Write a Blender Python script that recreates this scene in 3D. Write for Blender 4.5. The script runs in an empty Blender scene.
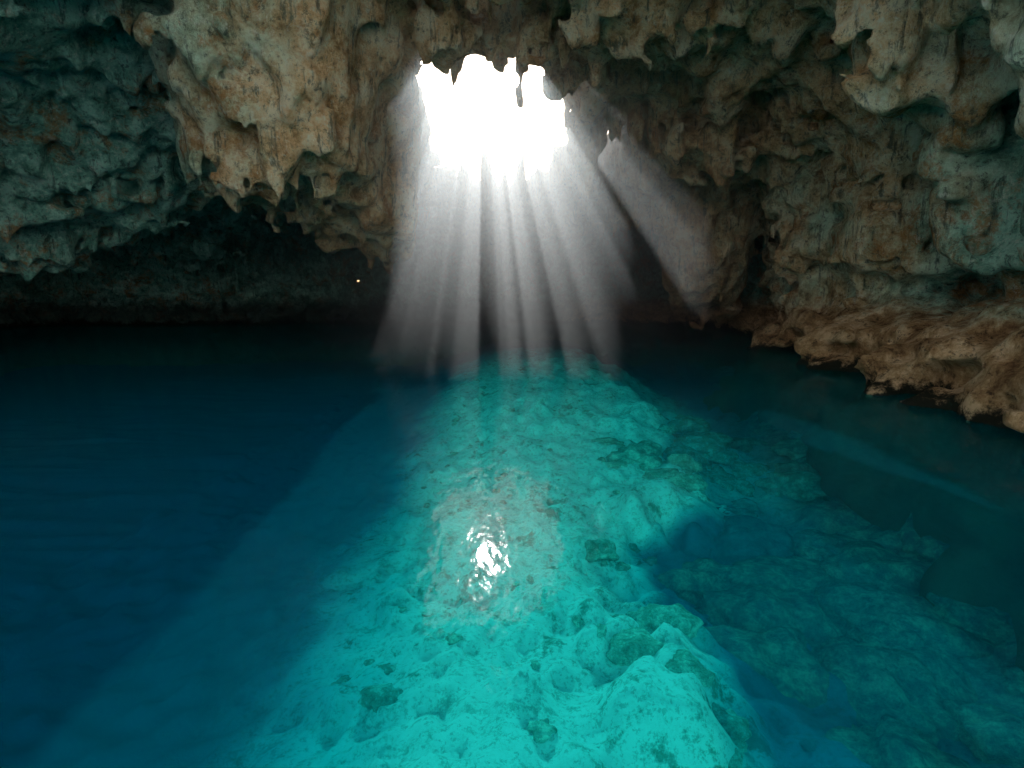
import bpy, math, time
import numpy as np
from mathutils import Vector
rng=np.random.default_rng(7)
t0=time.time()
f32=np.float32
# ---------------------------------------------------------------- noise helpers
def wmat(c,scale,off=0.0):
    u=(c/scale+off); u=u-np.floor(u.min())
    i=np.floor(u).astype(int); t=u-i; t=t*t*t*(t*(t*6-15)+10)
    W=np.zeros((len(c),i.max()+2),f32); r=np.arange(len(c))
    W[r,i]=1-t; W[r,i+1]=t
    return W
def gnoise3(xs,ys,zs,sx,sy,sz,seed):
    r=np.random.default_rng(seed)
    Wx,Wy,Wz=wmat(xs,sx,.37),wmat(ys,sy,.71),wmat(zs,sz,.13)
    R=r.uniform(-1,1,(Wx.shape[1],Wy.shape[1],Wz.shape[1])).astype(f32)
    A=R@Wz.T                     # lx,ly,nz
    A=np.einsum('ab,cbd->cad',Wy,A,optimize=True)   # lx,ny,nz
    s=A.shape
    return (Wx@A.reshape(s[0],-1)).reshape(len(xs),s[1],s[2])
def gnoise2(xs,ys,sx,sy,seed):
    r=np.random.default_rng(seed)
    Wx,Wy=wmat(xs,sx,.37),wmat(ys,sy,.71)
    R=r.uniform(-1,1,(Wx.shape[1],Wy.shape[1])).astype(f32)
    return Wx@R@Wy.T
def pnoise(P,scale,seed):
    r=np.random.default_rng(seed); N=64
    L=r.uniform(-1,1,(N,N,N)).astype(f32)
    q=P/np.asarray(scale,f32)+100.3; i=np.floor(q).astype(int); t=(q-i).astype(f32); t=t*t*(3-2*t)
    out=0
    for a in (0,1):
        for b in (0,1):
            for c in (0,1):
                w=(t[:,0] if a else 1-t[:,0])*(t[:,1] if b else 1-t[:,1])*(t[:,2] if c else 1-t[:,2])
                out=out+w*L[(i[:,0]+a)%N,(i[:,1]+b)%N,(i[:,2]+c)%N]
    return out
def sstep(a,b,x):
    t=np.clip((x-a)/(b-a),0,1); return t*t*(3-2*t)
def smax(a,b,k):
    h=np.clip(.5+.5*(a-b)/k,0,1); return b+(a-b)*h+k*h*(1-h)
def surface_nets(F,org,h):
    S=F>0
    nx,ny,nz=F.shape
    c=np.zeros((nx-1,ny-1,nz-1),np.uint8)
    for a in (0,1):
        for b in (0,1):
            for d in (0,1):
                c+=S[a:nx-1+a,b:ny-1+b,d:nz-1+d]
    act=(c>0)&(c<8)
    idx=np.argwhere(act)
    vid=np.full(act.shape,-1,np.int32); vid[act]=np.arange(len(idx))
    corners=[(a,b,d) for a in (0,1) for b in (0,1) for d in (0,1)]
    val={cc:F[idx[:,0]+cc[0],idx[:,1]+cc[1],idx[:,2]+cc[2]] for cc in corners}
    acc=np.zeros((len(idx),3),f32); cnt=np.zeros(len(idx),f32)
    for cc in corners:
        for ax in range(3):
            if cc[ax]==0:
                d2=list(cc); d2[ax]=1; d2=tuple(d2)
                a,b=val[cc],val[d2]; m=(a>0)!=(b>0)
                t=np.where(m,a/np.where(m,a-b,1),0)
                p=np.tile(np.array(cc,f32),(len(idx),1)); p[:,ax]=t
                acc[m]+=p[m]; cnt[m]+=1
    V=(idx+acc/cnt[:,None])*h+np.array(org,f32)
    quads=[]
    for ax in range(3):
        sl0=[slice(None)]*3; sl1=[slice(None)]*3
        sl0[ax]=slice(0,-1); sl1[ax]=slice(1,None)
        E=S[tuple(sl0)]!=S[tuple(sl1)]
        e=np.argwhere(E)
        o1,o2=[(1,2),(2,0),(0,1)][ax]
        ok=(e[:,o1]>0)&(e[:,o2]>0)&(e[:,o1]<F.shape[o1]-1)&(e[:,o2]<F.shape[o2]-1)
        e=e[ok]
        def g(d1,d2):
            q=e.copy(); q[:,o1]-=d1; q[:,o2]-=d2
            return vid[q[:,0],q[:,1],q[:,2]]
        Q=np.stack([g(1,1),g(0,1),g(0,0),g(1,0)],1)
        s=S[e[:,0],e[:,1],e[:,2]]
        Q[~s]=Q[~s][:,::-1]
        quads.append(Q)
    return V,np.concatenate(quads)
def drop_islands(V,Q,minv):
    lab=np.arange(len(V))
    for it in range(400):
        m=lab[Q].min(1)
        new=lab.copy()
        for k in range(4): np.minimum.at(new,Q[:,k],m)
        new=new[new]; new=new[new]
        if np.array_equal(new,lab): break
        lab=new
    cnt=np.bincount(lab,minlength=len(V))
    keep=cnt[lab]>=minv
    Q=Q[keep[Q[:,0]]]
    print('islands iterations',it,'dropped',int((~keep).sum()))
    return Q
def make_mesh(name,V,Q,mat,smooth=True):
    me=bpy.data.meshes.new(name)
    me.vertices.add(len(V)); me.vertices.foreach_set('co',V.astype(f32).ravel())
    n=Q.shape[1]
    me.loops.add(Q.size); me.loops.foreach_set('vertex_index',Q.astype(np.int32).ravel())
    me.polygons.add(len(Q)); me.polygons.foreach_set('loop_start',np.arange(0,Q.size,n,dtype=np.int32))
    me.polygons.foreach_set('use_smooth',np.full(len(Q),smooth))
    me.update(calc_edges=True)
    me.materials.append(mat)
    ob=bpy.data.objects.new(name,me); bpy.context.collection.objects.link(ob)
    return ob
# ---------------------------------------------------------------- materials
def newmat(n):
    m=bpy.data.materials.new(n); m.use_nodes=True; m.node_tree.nodes.clear()
    return m,m.node_tree.nodes,m.node_tree.links
def noise(N,L,vec,scale,detail=5,rough=.6):
    n=N.new('ShaderNodeTexNoise'); n.inputs['Scale'].default_value=scale
    n.inputs['Detail'].default_value=detail; n.inputs['Roughness'].default_value=rough
    L.new(vec,n.inputs['Vector']); return n.outputs['Fac']
def ramp(N,L,fac,stops):
    r=N.new('ShaderNodeValToRGB'); e=r.color_ramp.elements
    while len(e)<len(stops): e.new(.5)
    for i,(p,c) in enumerate(stops):
        e[i].position=p; e[i].color=(c[0],c[1],c[2],1) if isinstance(c,tuple) else (c,c,c,1)
    L.new(fac,r.inputs['Fac']); return r.outputs['Color']
def mix(N,L,f,a,b,mode='MIX'):
    m=N.new('ShaderNodeMix'); m.data_type='RGBA'; m.blend_type=mode
    for s,v in ((m.inputs[0],f),(m.inputs[6],a),(m.inputs[7],b)):
        if isinstance(v,(int,float)): s.default_value=v
        elif isinstance(v,tuple): s.default_value=(*v,1)
        else: L.new(v,s)
    return m.outputs[2]
def math_(N,L,op,a,b=0.0,clamp=False):
    m=N.new('ShaderNodeMath'); m.operation=op; m.use_clamp=clamp
    for s,v in zip(m.inputs,(a,b)):
        if isinstance(v,(int,float)): s.default_value=v
        else: L.new(v,s)
    return m.outputs[0]
def mapping(N,L,vec,sc):
    m=N.new('ShaderNodeMapping'); m.inputs['Scale'].default_value=sc; L.new(vec,m.inputs['Vector']); return m.outputs[0]
def maprange(N,L,v,a,b,c=0,d=1):
    m=N.new('ShaderNodeMapRange'); m.interpolation_type='SMOOTHSTEP'
    m.inputs[1].default_value=a; m.inputs[2].default_value=b; m.inputs[3].default_value=c; m.inputs[4].default_value=d
    L.new(v,m.inputs[0]); return m.outputs[0]

def rock_material():
    m,N,L=newmat('limestone_rock')
    geo=N.new('ShaderNodeNewGeometry'); P=geo.outputs['Position']
    sep=N.new('ShaderNodeSeparateXYZ'); L.new(P,sep.inputs[0])
    n1=noise(N,L,P,.22,4,.65); n2=noise(N,L,P,.9,7,.78); n3=noise(N,L,P,3.2,7,.85)
    st=noise(N,L,mapping(N,L,P,(3.2,3.2,.3)),1.0,5,.75)
    green=ramp(N,L,n2,[(.36,(.05,.27,.23)),(.48,(.19,.58,.49)),(.58,(.46,.86,.74))])
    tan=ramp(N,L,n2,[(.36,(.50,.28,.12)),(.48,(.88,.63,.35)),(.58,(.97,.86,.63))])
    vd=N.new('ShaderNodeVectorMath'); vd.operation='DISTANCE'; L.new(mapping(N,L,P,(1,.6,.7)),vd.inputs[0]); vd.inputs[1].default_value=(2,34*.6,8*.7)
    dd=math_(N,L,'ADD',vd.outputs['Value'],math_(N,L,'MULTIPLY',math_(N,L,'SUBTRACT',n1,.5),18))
    w=maprange(N,L,dd,11,19,1,.1)  # warm bounce near the skylight and teal water bounce put into rock colour
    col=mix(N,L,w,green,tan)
    rust=ramp(N,L,noise(N,L,P,.55,6,.78),[(.53,0.0),(.63,1.0)])
    col=mix(N,L,math_(N,L,'MULTIPLY',rust,.75),col,(.52,.23,.06))
    col=mix(N,L,ramp(N,L,st,[(.36,.75),(.45,0.0)]),col,(.05,.10,.09),'MIX')
    pit=ramp(N,L,n3,[(.38,1.0),(.46,0.0)])
    col=mix(N,L,math_(N,L,'MULTIPLY',pit,.72),col,(.07,.085,.07))
    col=mix(N,L,ramp(N,L,n3,[(.54,0.0),(.63,.65)]),col,(.90,.95,.86))
    zz=math_(N,L,'ADD',sep.outputs[2],math_(N,L,'MULTIPLY',math_(N,L,'SUBTRACT',n2,.5),2.5))
    shore=math_(N,L,'MULTIPLY',maprange(N,L,zz,3.2,1.8,0,1),maprange(N,L,sep.outputs[0],2,8,0,1))
    brown=ramp(N,L,n2,[(.36,(.18,.10,.05)),(.48,(.52,.33,.17)),(.58,(.80,.60,.38))])
    brown=mix(N,L,math_(N,L,'MULTIPLY',pit,.85),brown,(.05,.035,.025))
    col=mix(N,L,shore,col,brown)
    dark=math_(N,L,'MULTIPLY',maprange(N,L,zz,3.4,1.4,0,.85),maprange(N,L,sep.outputs[0],8,2,0,1))  # shade of the left and back recess painted into the low rock
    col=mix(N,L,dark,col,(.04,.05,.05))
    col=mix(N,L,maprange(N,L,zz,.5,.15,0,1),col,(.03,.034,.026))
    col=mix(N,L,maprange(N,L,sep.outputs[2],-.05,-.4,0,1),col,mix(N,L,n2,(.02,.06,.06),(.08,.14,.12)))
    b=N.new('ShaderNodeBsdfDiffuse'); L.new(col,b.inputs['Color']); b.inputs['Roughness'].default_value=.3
    h=math_(N,L,'ADD',math_(N,L,'MULTIPLY',n3,.75),math_(N,L,'MULTIPLY',n2,.9))
    h=math_(N,L,'ADD',h,math_(N,L,'MULTIPLY',math_(N,L,'MULTIPLY',st,maprange(N,L,sep.outputs[2],2.5,4)),.5))
    bp=N.new('ShaderNodeBump'); bp.inputs['Strength'].default_value=1; bp.inputs['Distance'].default_value=.8
    L.new(h,bp.inputs['Height']); L.new(bp.outputs[0],b.inputs['Normal'])
    o=N.new('ShaderNodeOutputMaterial'); L.new(b.outputs[0],o.inputs[0]); return m
def bed_material(rocky=False):
    m,N,L=newmat('algae_rock' if rocky else 'seabed_sand')
    geo=N.new('ShaderNodeNewGeometry'); P=geo.outputs['Position']
    at=N.new('ShaderNodeAttribute'); at.attribute_name='sand_glow'; sand_glow=at.outputs['Fac']
    aw=N.new('ShaderNodeAttribute'); aw.attribute_name='shelf_dim'; wfac=aw.outputs['Fac']
    n1=noise(N,L,P,.6,8,.78); n2=noise(N,L,P,2.4,8,.85); n3=noise(N,L,P,9,5,.8)
    if rocky:
        c=ramp(N,L,n2,[(.38,(.10,.22,.17)),(.5,(.30,.46,.38)),(.58,(.75,.82,.72))])
    else:
        c=ramp(N,L,n2,[(.40,(.42,.58,.54)),(.46,(.82,.90,.87)),(.53,(.97,.98,.97)),(.75,(.98,.98,.97))])
        c=mix(N,L,ramp(N,L,n1,[(.37,.85),(.43,0.0)]),c,(.14,.32,.25))
    c=mix(N,L,ramp(N,L,n3,[(.41,.6),(.46,0.0)]),c,(.30,.46,.42))
    c=mix(N,L,maprange(N,L,sand_glow,0,.6),(.6,.6,.6),c)
    shelf_dim=ramp(N,L,n2,[(.36,(.01,.07,.07)),(.48,(.03,.16,.14)),(.6,(.14,.34,.26))])  # darkened colours for the right shelf
    dep=ramp(N,L,sand_glow,[(0,(.0,.075,.22)),(.3,(.0,.20,.34)),(.6,(.06,.60,.67)),(.9,(.55,1,.98))])  # depth tint and glow of the lit water put into bed colour
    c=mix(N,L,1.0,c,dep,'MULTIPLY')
    wf=math_(N,L,'ADD',wfac,math_(N,L,'MULTIPLY',math_(N,L,'SUBTRACT',n1,.5),.9),True)
    c=mix(N,L,math_(N,L,'MULTIPLY',wf,math_(N,L,'GREATER_THAN',wfac,.01)),c,shelf_dim)
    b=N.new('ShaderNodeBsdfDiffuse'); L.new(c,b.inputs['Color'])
    bp=N.new('ShaderNodeBump'); bp.inputs['Strength'].default_value=.7; bp.inputs['Distance'].default_value=.2
    L.new(math_(N,L,'ADD',n2,math_(N,L,'MULTIPLY',n3,.35)),bp.inputs['Height']); L.new(bp.outputs[0],b.inputs['Normal'])
    o=N.new('ShaderNodeOutputMaterial'); L.new(b.outputs[0],o.inputs[0]); return m
def water_material():
    m,N,L=newmat('sea_water')
    geo=N.new('ShaderNodeNewGeometry'); P=geo.outputs['Position']
    r1=noise(N,L,mapping(N,L,P,(1.9,.8,1)),1.0,3,.55); r2=noise(N,L,mapping(N,L,P,(2,1,1)),5,3,.5)
    h=math_(N,L,'ADD',r1,math_(N,L,'MULTIPLY',r2,.16))
    bp=N.new('ShaderNodeBump'); bp.inputs['Strength'].default_value=.35; bp.inputs['Distance'].default_value=.045
    L.new(h,bp.inputs['Height'])
    tr=N.new('ShaderNodeBsdfTransparent'); tr.inputs['Color'].default_value=(.20,1,.97,1)
    df=N.new('ShaderNodeBsdfDiffuse'); df.inputs['Color'].default_value=(.0,.40,.56,1)
    a=N.new('ShaderNodeMixShader'); a.inputs[0].default_value=.08; L.new(tr.outputs[0],a.inputs[1]); L.new(df.outputs[0],a.inputs[2])
    gl=N.new('ShaderNodeBsdfGlossy'); gl.inputs['Roughness'].default_value=.05; L.new(bp.outputs[0],gl.inputs['Normal'])
    fr=N.new('ShaderNodeFresnel'); fr.inputs[0].default_value=1.33; L.new(bp.outputs[0],fr.inputs['Normal'])
    b=N.new('ShaderNodeMixShader'); L.new(math_(N,L,'MULTIPLY',fr.outputs[0],.24),b.inputs[0]); L.new(a.outputs[0],b.inputs[1]); L.new(gl.outputs[0],b.inputs[2])
    o=N.new('ShaderNodeOutputMaterial'); L.new(b.outputs[0],o.inputs[0]); return m
def mist_material():
    m,N,L=newmat('cave_mist')
    v=N.new('ShaderNodeVolumeScatter'); v.inputs['Color'].default_value=(.80,.93,1,1)
    v.inputs['Density'].default_value=.026; v.inputs['Anisotropy'].default_value=.55
    o=N.new('ShaderNodeOutputMaterial'); L.new(v.outputs[0],o.inputs[1]); return m
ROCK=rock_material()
# ---------------------------------------------------------------- cave rock
h=.2
xs=np.arange(-52,26,h,dtype=f32); ys=np.arange(3,67,h,dtype=f32); zs=np.arange(-5.2,17.4,h,dtype=f32)
X2,Y2=np.meshgrid(xs,ys,indexing='ij')
H=13.6-.17*np.clip(Y2-28,-10,20)
H-=1.0*np.clip((14-Y2)/14,0,1)
plane=H.copy()
H=H-sstep(-9,-27,X2)*7.4*sstep(60,15,Y2+0*X2)-sstep(-9,-27,X2)*5.0*(1-sstep(60,15,Y2))
lip=np.exp(-((Y2-31-.10*(X2+25))/2.6)**2)*sstep(-14,-20,X2)
H-=.6*lip
H+=2.2*sstep(33,40,Y2)*sstep(-12,-18,X2)
def bump(cx,cy,rx,ry,ang,depth,p=3):
    c,s=math.cos(ang),math.sin(ang)
    u=((X2-cx)*c+(Y2-cy)*s)/rx; v=(-(X2-cx)*s+(Y2-cy)*c)/ry
    u=u+.14*nz1; v=v+.14*nz2
    return depth/(1+(u*u+v*v)**p)
nz1=gnoise2(xs,ys,2.2,2.2,11)+.5*gnoise2(xs,ys,.9,.9,12); nz2=gnoise2(xs,ys,2.2,2.2,13)+.5*gnoise2(xs,ys,.9,.9,14)
massd=np.maximum(bump(-9.4,24.5,3.9,4.8,.35,5.9,4),np.maximum(bump(-8.0,28.5,3.2,4.2,.25,6.9,4),bump(-6.8,30.5,2.0,4.4,.15,7.4,3)))
H-=massd
H-=bump(5.2,36,1.3,4.0,.1,1.2)
H-=bump(10,30,3.0,9,.1,2.2)
H-=bump(13.6,41,3.0,7,-.25,7.8,4)
ridge=1-np.abs(gnoise2(xs,ys,1.3,1.3,21)); ridge2=1-np.abs(gnoise2(xs,ys,.7,.7,22))
H-=.5*ridge**4+.35*ridge2**4
def stal(x,y,r,l):
    i0,i1=np.searchsorted(xs,[x-3*r,x+3*r]); j0,j1=np.searchsorted(ys,[y-3*r,y+3*r])
    if i1<=i0 or j1<=j0: return
    d=np.hypot(X2[i0:i1,j0:j1]-x,Y2[i0:i1,j0:j1]-y)/r
    H[i0:i1,j0:j1]-=l*np.clip(1-d/2.2,0,1)**1.7
for _ in range(320):
    x,y=rng.uniform(-40,20),rng.uniform(6,60)
    stal(x,y,rng.uniform(.2,.4),rng.uniform(.1,.45))
for _ in range(170):
    a=rng.uniform(0,2*math.pi); stal(-8.5+3.9*math.cos(a)+rng.normal(0,.7),27+6.5*math.sin(a)+rng.normal(0,.8),rng.uniform(.2,.4),rng.uniform(.2,.7))
    stal(rng.uniform(7,15),rng.uniform(14,46),rng.uniform(.2,.45),rng.uniform(.3,1.2))
hx,hy,rx,ry=-.8,36.5,4.4,11
for a in np.linspace(0,2*math.pi,110):
    stal(hx+(rx+.45)*math.cos(a)+rng.normal(0,.35),hy+(ry+.5)*math.sin(a)+rng.normal(0,.5),rng.uniform(.2,.35),rng.uniform(.2,.9))
for _ in range(34):
    stal(rng.uniform(3.2,6.8),rng.uniform(30,37),rng.uniform(.2,.32),rng.uniform(1,2.8))
X=xs[:,None,None]; Y=ys[None,:,None]; Z=zs[None,None,:]
F=(Z-H[:,:,None])*.75
inward=.055*np.clip(Z-3.6,0,None)**2.15
ledge=1.6*sstep(2.6,1.2,Z)*sstep(40,26,Y)
notch=2.4*np.exp(-((Z-3.1)/.8)**2)*sstep(30,18,Y)
xw=11.8+.15*Y+.9*np.sin(Y*.35)+.5*np.sin(Y*.93+1)
F=smax(F,(X-xw+inward+ledge-notch)*.8,1.6)
F=smax(F,(Y-60-2*np.sin(X*.21)+.12*np.clip(Z-2,0,None)**1.6)*.8,1.5)
F=smax(F,(-X-46+2*np.sin(Y*.2))*.8,1.5)
F+=1.1*gnoise3(xs,ys,zs,5.5,5.5,4.5,31)
F+=.7*gnoise3(xs,ys,zs,2.3,2.3,1.8,32)
pitn=gnoise3(xs,ys,zs,1.15,1.15,.95,33); F+=.5*pitn-.35*np.clip(pitn*-2.2-.3,0,1)
p2=gnoise3(xs,ys,zs,.6,.6,.55,34); F+=.42*p2-.25*np.clip(p2*-2.4-.5,0,1)
F+=.6*(1-2*np.abs(gnoise3(xs,ys,zs,1.0,1.0,7,35)))*(.3+.7*sstep(2.5,5,Z))
F+=(.5*gnoise3(xs,ys,zs,.9,.9,.7,36)+.5*gnoise3(xs,ys,zs,2,2,1.2,37))*sstep(4,2.5,Z)
F+=np.clip(-.6-Z,0,1.5)*1.2*(X>4)          # rock foot widens under water
# skylight with ragged fins of rock added to split the sun into shafts
q=(np.abs((X2-hx)/rx)**2.6+np.abs((Y2-hy)/ry)**2.6)**(1/2.6)-1
def fins(c,wd): return np.exp(-((X2-c+.25*nz1)/wd)**2)
yf=47.5-6*fins(-3.6,.26)-8*fins(-1.9,.3)-4*fins(-.6,.2)-8*fins(.5,.28)-7*fins(1.7,.24)-7*fins(2.9,.26)
yn=26+1*fins(-2.5,.4)+1.5*fins(-.6,.3)+2.0*sstep(.2,1.2,X2)+.8*np.clip(X2-1,0,None)
q=np.maximum(q,np.maximum(Y2-yf,yn-Y2)/6)
q=np.minimum(q,np.hypot((X2-5.5)/.85,(Y2-36.5)/3.2)*.4-.4)
q=np.minimum(q,np.hypot((X2-4.3)/.35,(Y2-39)/2.2)*.35-.35)
q+=.09*gnoise2(xs,ys,2.6,2.6,41)+.08*gnoise2(xs,ys,1.1,1.1,42)+.04*gnoise2(xs,ys,.5,.5,43)
Q3=(q*4)[:,:,None]+.3*gnoise3(xs,ys,zs,1.4,1.4,1.4,44)+.15*gnoise3(xs,ys,zs,.6,.6,.6,45)
F=np.where(Z>7.0,np.minimum(F,Q3),F)
T=plane+1.3+.5*gnoise2(xs,ys,2,2,51)+np.clip(22-Y2,0,None)*.15+np.clip(np.abs(X2+1)-9,0,None)*.35
F=np.minimum(F,(T[:,:,None]-Z))
# cave mouth cut open unseen behind / above the viewer to let skylight in
mouth=(Y2-(16.0-12.5*sstep(4.5,10,X2)-12.5*sstep(-8,-14,X2))+1.2*gnoise2(xs,ys,3,3,52))[:,:,None]+.6*gnoise3(xs,ys,zs,2,2,2,53)
F=np.minimum(F,mouth)
gz=3+.024*62
F=np.minimum(F,(np.hypot(X+.266*Y,Z-gz)-.24)+np.where(Y>50,0,50))
V,Qd=surface_nets(F,(xs[0],ys[0],zs[0]),h)
del F
Qd=drop_islands(V,Qd,3000)
V=V+ .09*np.stack([pnoise(V,.42,61),pnoise(V,.42,62),pnoise(V,.42,63)],1)
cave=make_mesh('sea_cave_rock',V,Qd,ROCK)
print('cave',len(V),len(Qd),time.time()-t0)
# ---------------------------------------------------------------- added pale cliff, unseen behind the viewer, bounces sunlight into the cave
cx=np.arange(-110,60,1.0,dtype=f32); cz=np.arange(-3,60,1.0,dtype=f32)
CX,CZ=np.meshgrid(cx,cz,indexing='ij')
CY=-31+2.0*gnoise2(cx,cz,9,9,81)+.9*gnoise2(cx,cz,3,5,82)+.4*gnoise2(cx,cz,1.5,3,83)-.10*CZ+.004*CX**2
ii=np.arange(CX.size).reshape(CX.shape)
cq=np.stack([ii[:-1,:-1],ii[:-1,1:],ii[1:,1:],ii[1:,:-1]],-1).reshape(-1,4)
m,N,L=newmat('bounce_white')
geo=N.new('ShaderNodeNewGeometry')
c=ramp(N,L,noise(N,L,geo.outputs['Position'],.3,8,.7),[(.3,(.74,.74,.69)),(.6,(.92,.92,.89))])
b=N.new('ShaderNodeBsdfDiffuse'); L.new(c,b.inputs[0]); o=N.new('ShaderNodeOutputMaterial'); L.new(b.outputs[0],o.inputs[0])
make_mesh('bounce_cliff',np.stack([CX,CY,CZ],-1).reshape(-1,3),cq,m)
# ---------------------------------------------------------------- seabed
bx=np.concatenate([np.arange(-90,-12,2.0),np.arange(-12,22,.1),np.arange(22,120,3.0)]).astype(f32)
by=np.concatenate([np.arange(-160,-2,4.0),np.arange(-2,50,.12),np.arange(50,90,1.5)]).astype(f32)
BX,BY=np.meshgrid(bx,by,indexing='ij')
w0=gnoise2(bx,by,6,6,70); w1=gnoise2(bx,by,3.2,3.2,71); w2=gnoise2(bx,by,1.2,1.2,72); w3=gnoise2(bx,by,.5,.5,73); w4=gnoise2(bx,by,.25,.25,74)
left=-2.4-.03*BY+.5*w1+.4*w2+.15*w3
right=2.3+.03*BY+3.2*sstep(13,16.5,BY)+.5*w1+.5*w2+.2*w3
SAND_GLOW=(.25*sstep(-10,-1,BX)+.75*sstep(-2.6,2.2,BX-left))*sstep(1.8,-.9,BX-right)*sstep(62,36,BY)  # pale sand together with the painted glow of the lit band
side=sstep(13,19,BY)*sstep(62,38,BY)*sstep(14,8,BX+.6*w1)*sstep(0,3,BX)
SAND_GLOW=np.maximum(SAND_GLOW,.6*side)
SAND_GLOW=np.maximum(SAND_GLOW,.26*sstep(0,2,BX)*sstep(14,8,BX))
SHELF_DIM=sstep(4.5,9.5,BX-.28*np.clip(BY-12,0,30))*.7  # right shelf darkened in colour to offset the strong skylight there
top=-1.7-.11*np.clip(BY-2,0,13)+1.3*sstep(14,25,BY)
B=-4.2+(4.2+top)*sstep(-6.5,4.0,BX-left)*sstep(5.5,-2.5,BX-right)
xwb=11.6+.15*BY
B=np.maximum(B,-4.2+1.8*sstep(-9,0,BX-xwb))
B+=(.1*w1+.17*w2+.14*w3+.08*w4)*np.where(np.abs(BX)<30,1,.0)
def rockb(x,y,r,hh):
    global B
    d=np.hypot((BX-x)+.35*r*w2+.3*r*w3,(BY-y)+.35*r*w1+.3*r*w3)/r
    B+=hh*(1-sstep(.35,1.35,d))
rockb(4.8,15.4,1.3,.55); rockb(2.4,7.2,1.0,.4)
for _ in range(260):
    rockb(rng.uniform(-2.8,3.4),rng.uniform(2,28),rng.uniform(.12,.4),rng.uniform(.06,.2))
B=np.minimum(B,-.6)
ii=np.arange(len(bx)*len(by)).reshape(len(bx),len(by))
bq=np.stack([ii[:-1,:-1],ii[1:,:-1],ii[1:,1:],ii[:-1,1:]],-1).reshape(-1,4)
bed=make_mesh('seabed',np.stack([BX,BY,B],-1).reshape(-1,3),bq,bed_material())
at=bed.data.attributes.new('sand_glow','FLOAT','POINT'); at.data.foreach_set('value',SAND_GLOW.astype(f32).ravel())
at=bed.data.attributes.new('shelf_dim','FLOAT','POINT'); at.data.foreach_set('value',SHELF_DIM.astype(f32).ravel())
def smp(A,x,y): return float(A[np.searchsorted(bx,x),np.searchsorted(by,y)])
import bmesh
bmi=bmesh.new(); bmesh.ops.create_icosphere(bmi,subdivisions=4,radius=1)
SV=np.array([v.co[:] for v in bmi.verts],f32); SF=np.array([[v.index for v in f.verts] for f in bmi.faces]); bmi.free()
AV=[];AF=[];AS=[];AW=[];n=0
spots=[(4.7,20.5,.7),(4.1,18.9,.6),(3.5,20.2,.4),(5.0,17.3,.6),(5.6,18.6,.6),(2.05,12.6,.4),(-1.8,7.1,.22),(2.0,7.9,.4),(2.7,6.45,.4),(2.4,7.1,.3),(.34,6.1,.14),(2.6,9.0,.45),
 (5.3,10.8,1.0),(4.5,9.2,.8),(6.6,12.2,1.1),(6.2,8.4,1.0),(4.4,12.4,.8),(5.2,6.6,.8),(7.5,10,1.1)]
for _ in range(90): spots.append((rng.uniform(-3.0,4.2),rng.uniform(4,26),rng.uniform(.05,.13)))
for _ in range(80): spots.append((rng.uniform(6,14),rng.uniform(5,26),rng.uniform(.2,.8)))
for x,y,r in spots:
    s=np.array([r*rng.uniform(.8,1.4),r*rng.uniform(.8,1.4),r*rng.uniform(.45,.65)],f32)
    off=rng.uniform(0,40,3).astype(f32)
    d=1+.4*pnoise(SV+off,.8,91)+.28*pnoise(SV+off,.38,92)+.14*pnoise(SV+off,.18,93)
    v=SV*d[:,None]*s+np.array([x,y,min(smp(B,x,y)+.05*r,-.7-r)],f32)
    AV.append(v); AF.append(SF+n); n+=len(SV); AS.append(np.full(len(SV),smp(SAND_GLOW,x,y)*(.6 if (x>4 and y<14) else 1),f32)); AW.append(np.full(len(SV),max(smp(SHELF_DIM,x,y),.6 if (x>4 and y<14) else 0),f32))
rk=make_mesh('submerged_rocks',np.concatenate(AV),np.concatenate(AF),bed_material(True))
at=rk.data.attributes.new('sand_glow','FLOAT','POINT'); at.data.foreach_set('value',np.concatenate(AS))
at=rk.data.attributes.new('shelf_dim','FLOAT','POINT'); at.data.foreach_set('value',np.concatenate(AW))
# ---------------------------------------------------------------- water
wv=np.array([[-90,-160,0],[120,-160,0],[120,90,0],[-90,90,0]],f32)
make_mesh('water',wv,np.array([[0,1,2,3]]),water_material(),False)
# ---------------------------------------------------------------- mist
bpy.ops.mesh.primitive_cube_add(size=1,location=(0,38,7)); mo=bpy.context.object
mo.name='mist'; mo.dimensions=(22,38,13.8); bpy.ops.object.transform_apply(location=False,rotation=False,scale=True)
mo.data.materials.append(mist_material())
# ---------------------------------------------------------------- light
el,az=math.radians(26),math.radians(-2.6)
w=bpy.data.worlds.new('World'); bpy.context.scene.world=w; w.use_nodes=True
N=w.node_tree.nodes; L=w.node_tree.links
sk=N.new('ShaderNodeTexSky'); sk.sky_type='NISHITA'; sk.sun_disc=False; sk.sun_elevation=el; sk.sun_rotation=az; sk.dust_density=2
L.new(sk.outputs[0],N['Background'].inputs[0]); N['Background'].inputs[1].default_value=.15
sd=bpy.data.lights.new('sun','SUN'); sd.energy=5; sd.angle=math.radians(.5); sd.color=(1,.985,.96)
so=bpy.data.objects.new('sun',sd); bpy.context.collection.objects.link(so)
d=Vector((math.sin(az)*math.cos(el),math.cos(az)*math.cos(el),math.sin(el)))
so.rotation_euler=d.to_track_quat('Z','Y').to_euler(); so.location=d*60
# ---------------------------------------------------------------- camera
cd=bpy.data.cameras.new('camera'); cd.lens=20; cd.sensor_width=36; cd.clip_end=1000
co=bpy.data.objects.new('camera',cd); bpy.context.collection.objects.link(co)
co.location=(0,0,3); co.rotation_euler=(math.radians(90-8.9),0,0)
sc=bpy.context.scene; sc.camera=co
sc.view_settings.view_transform='Standard'; sc.view_settings.look='None'; sc.view_settings.exposure=0
print('done',time.time()-t0)
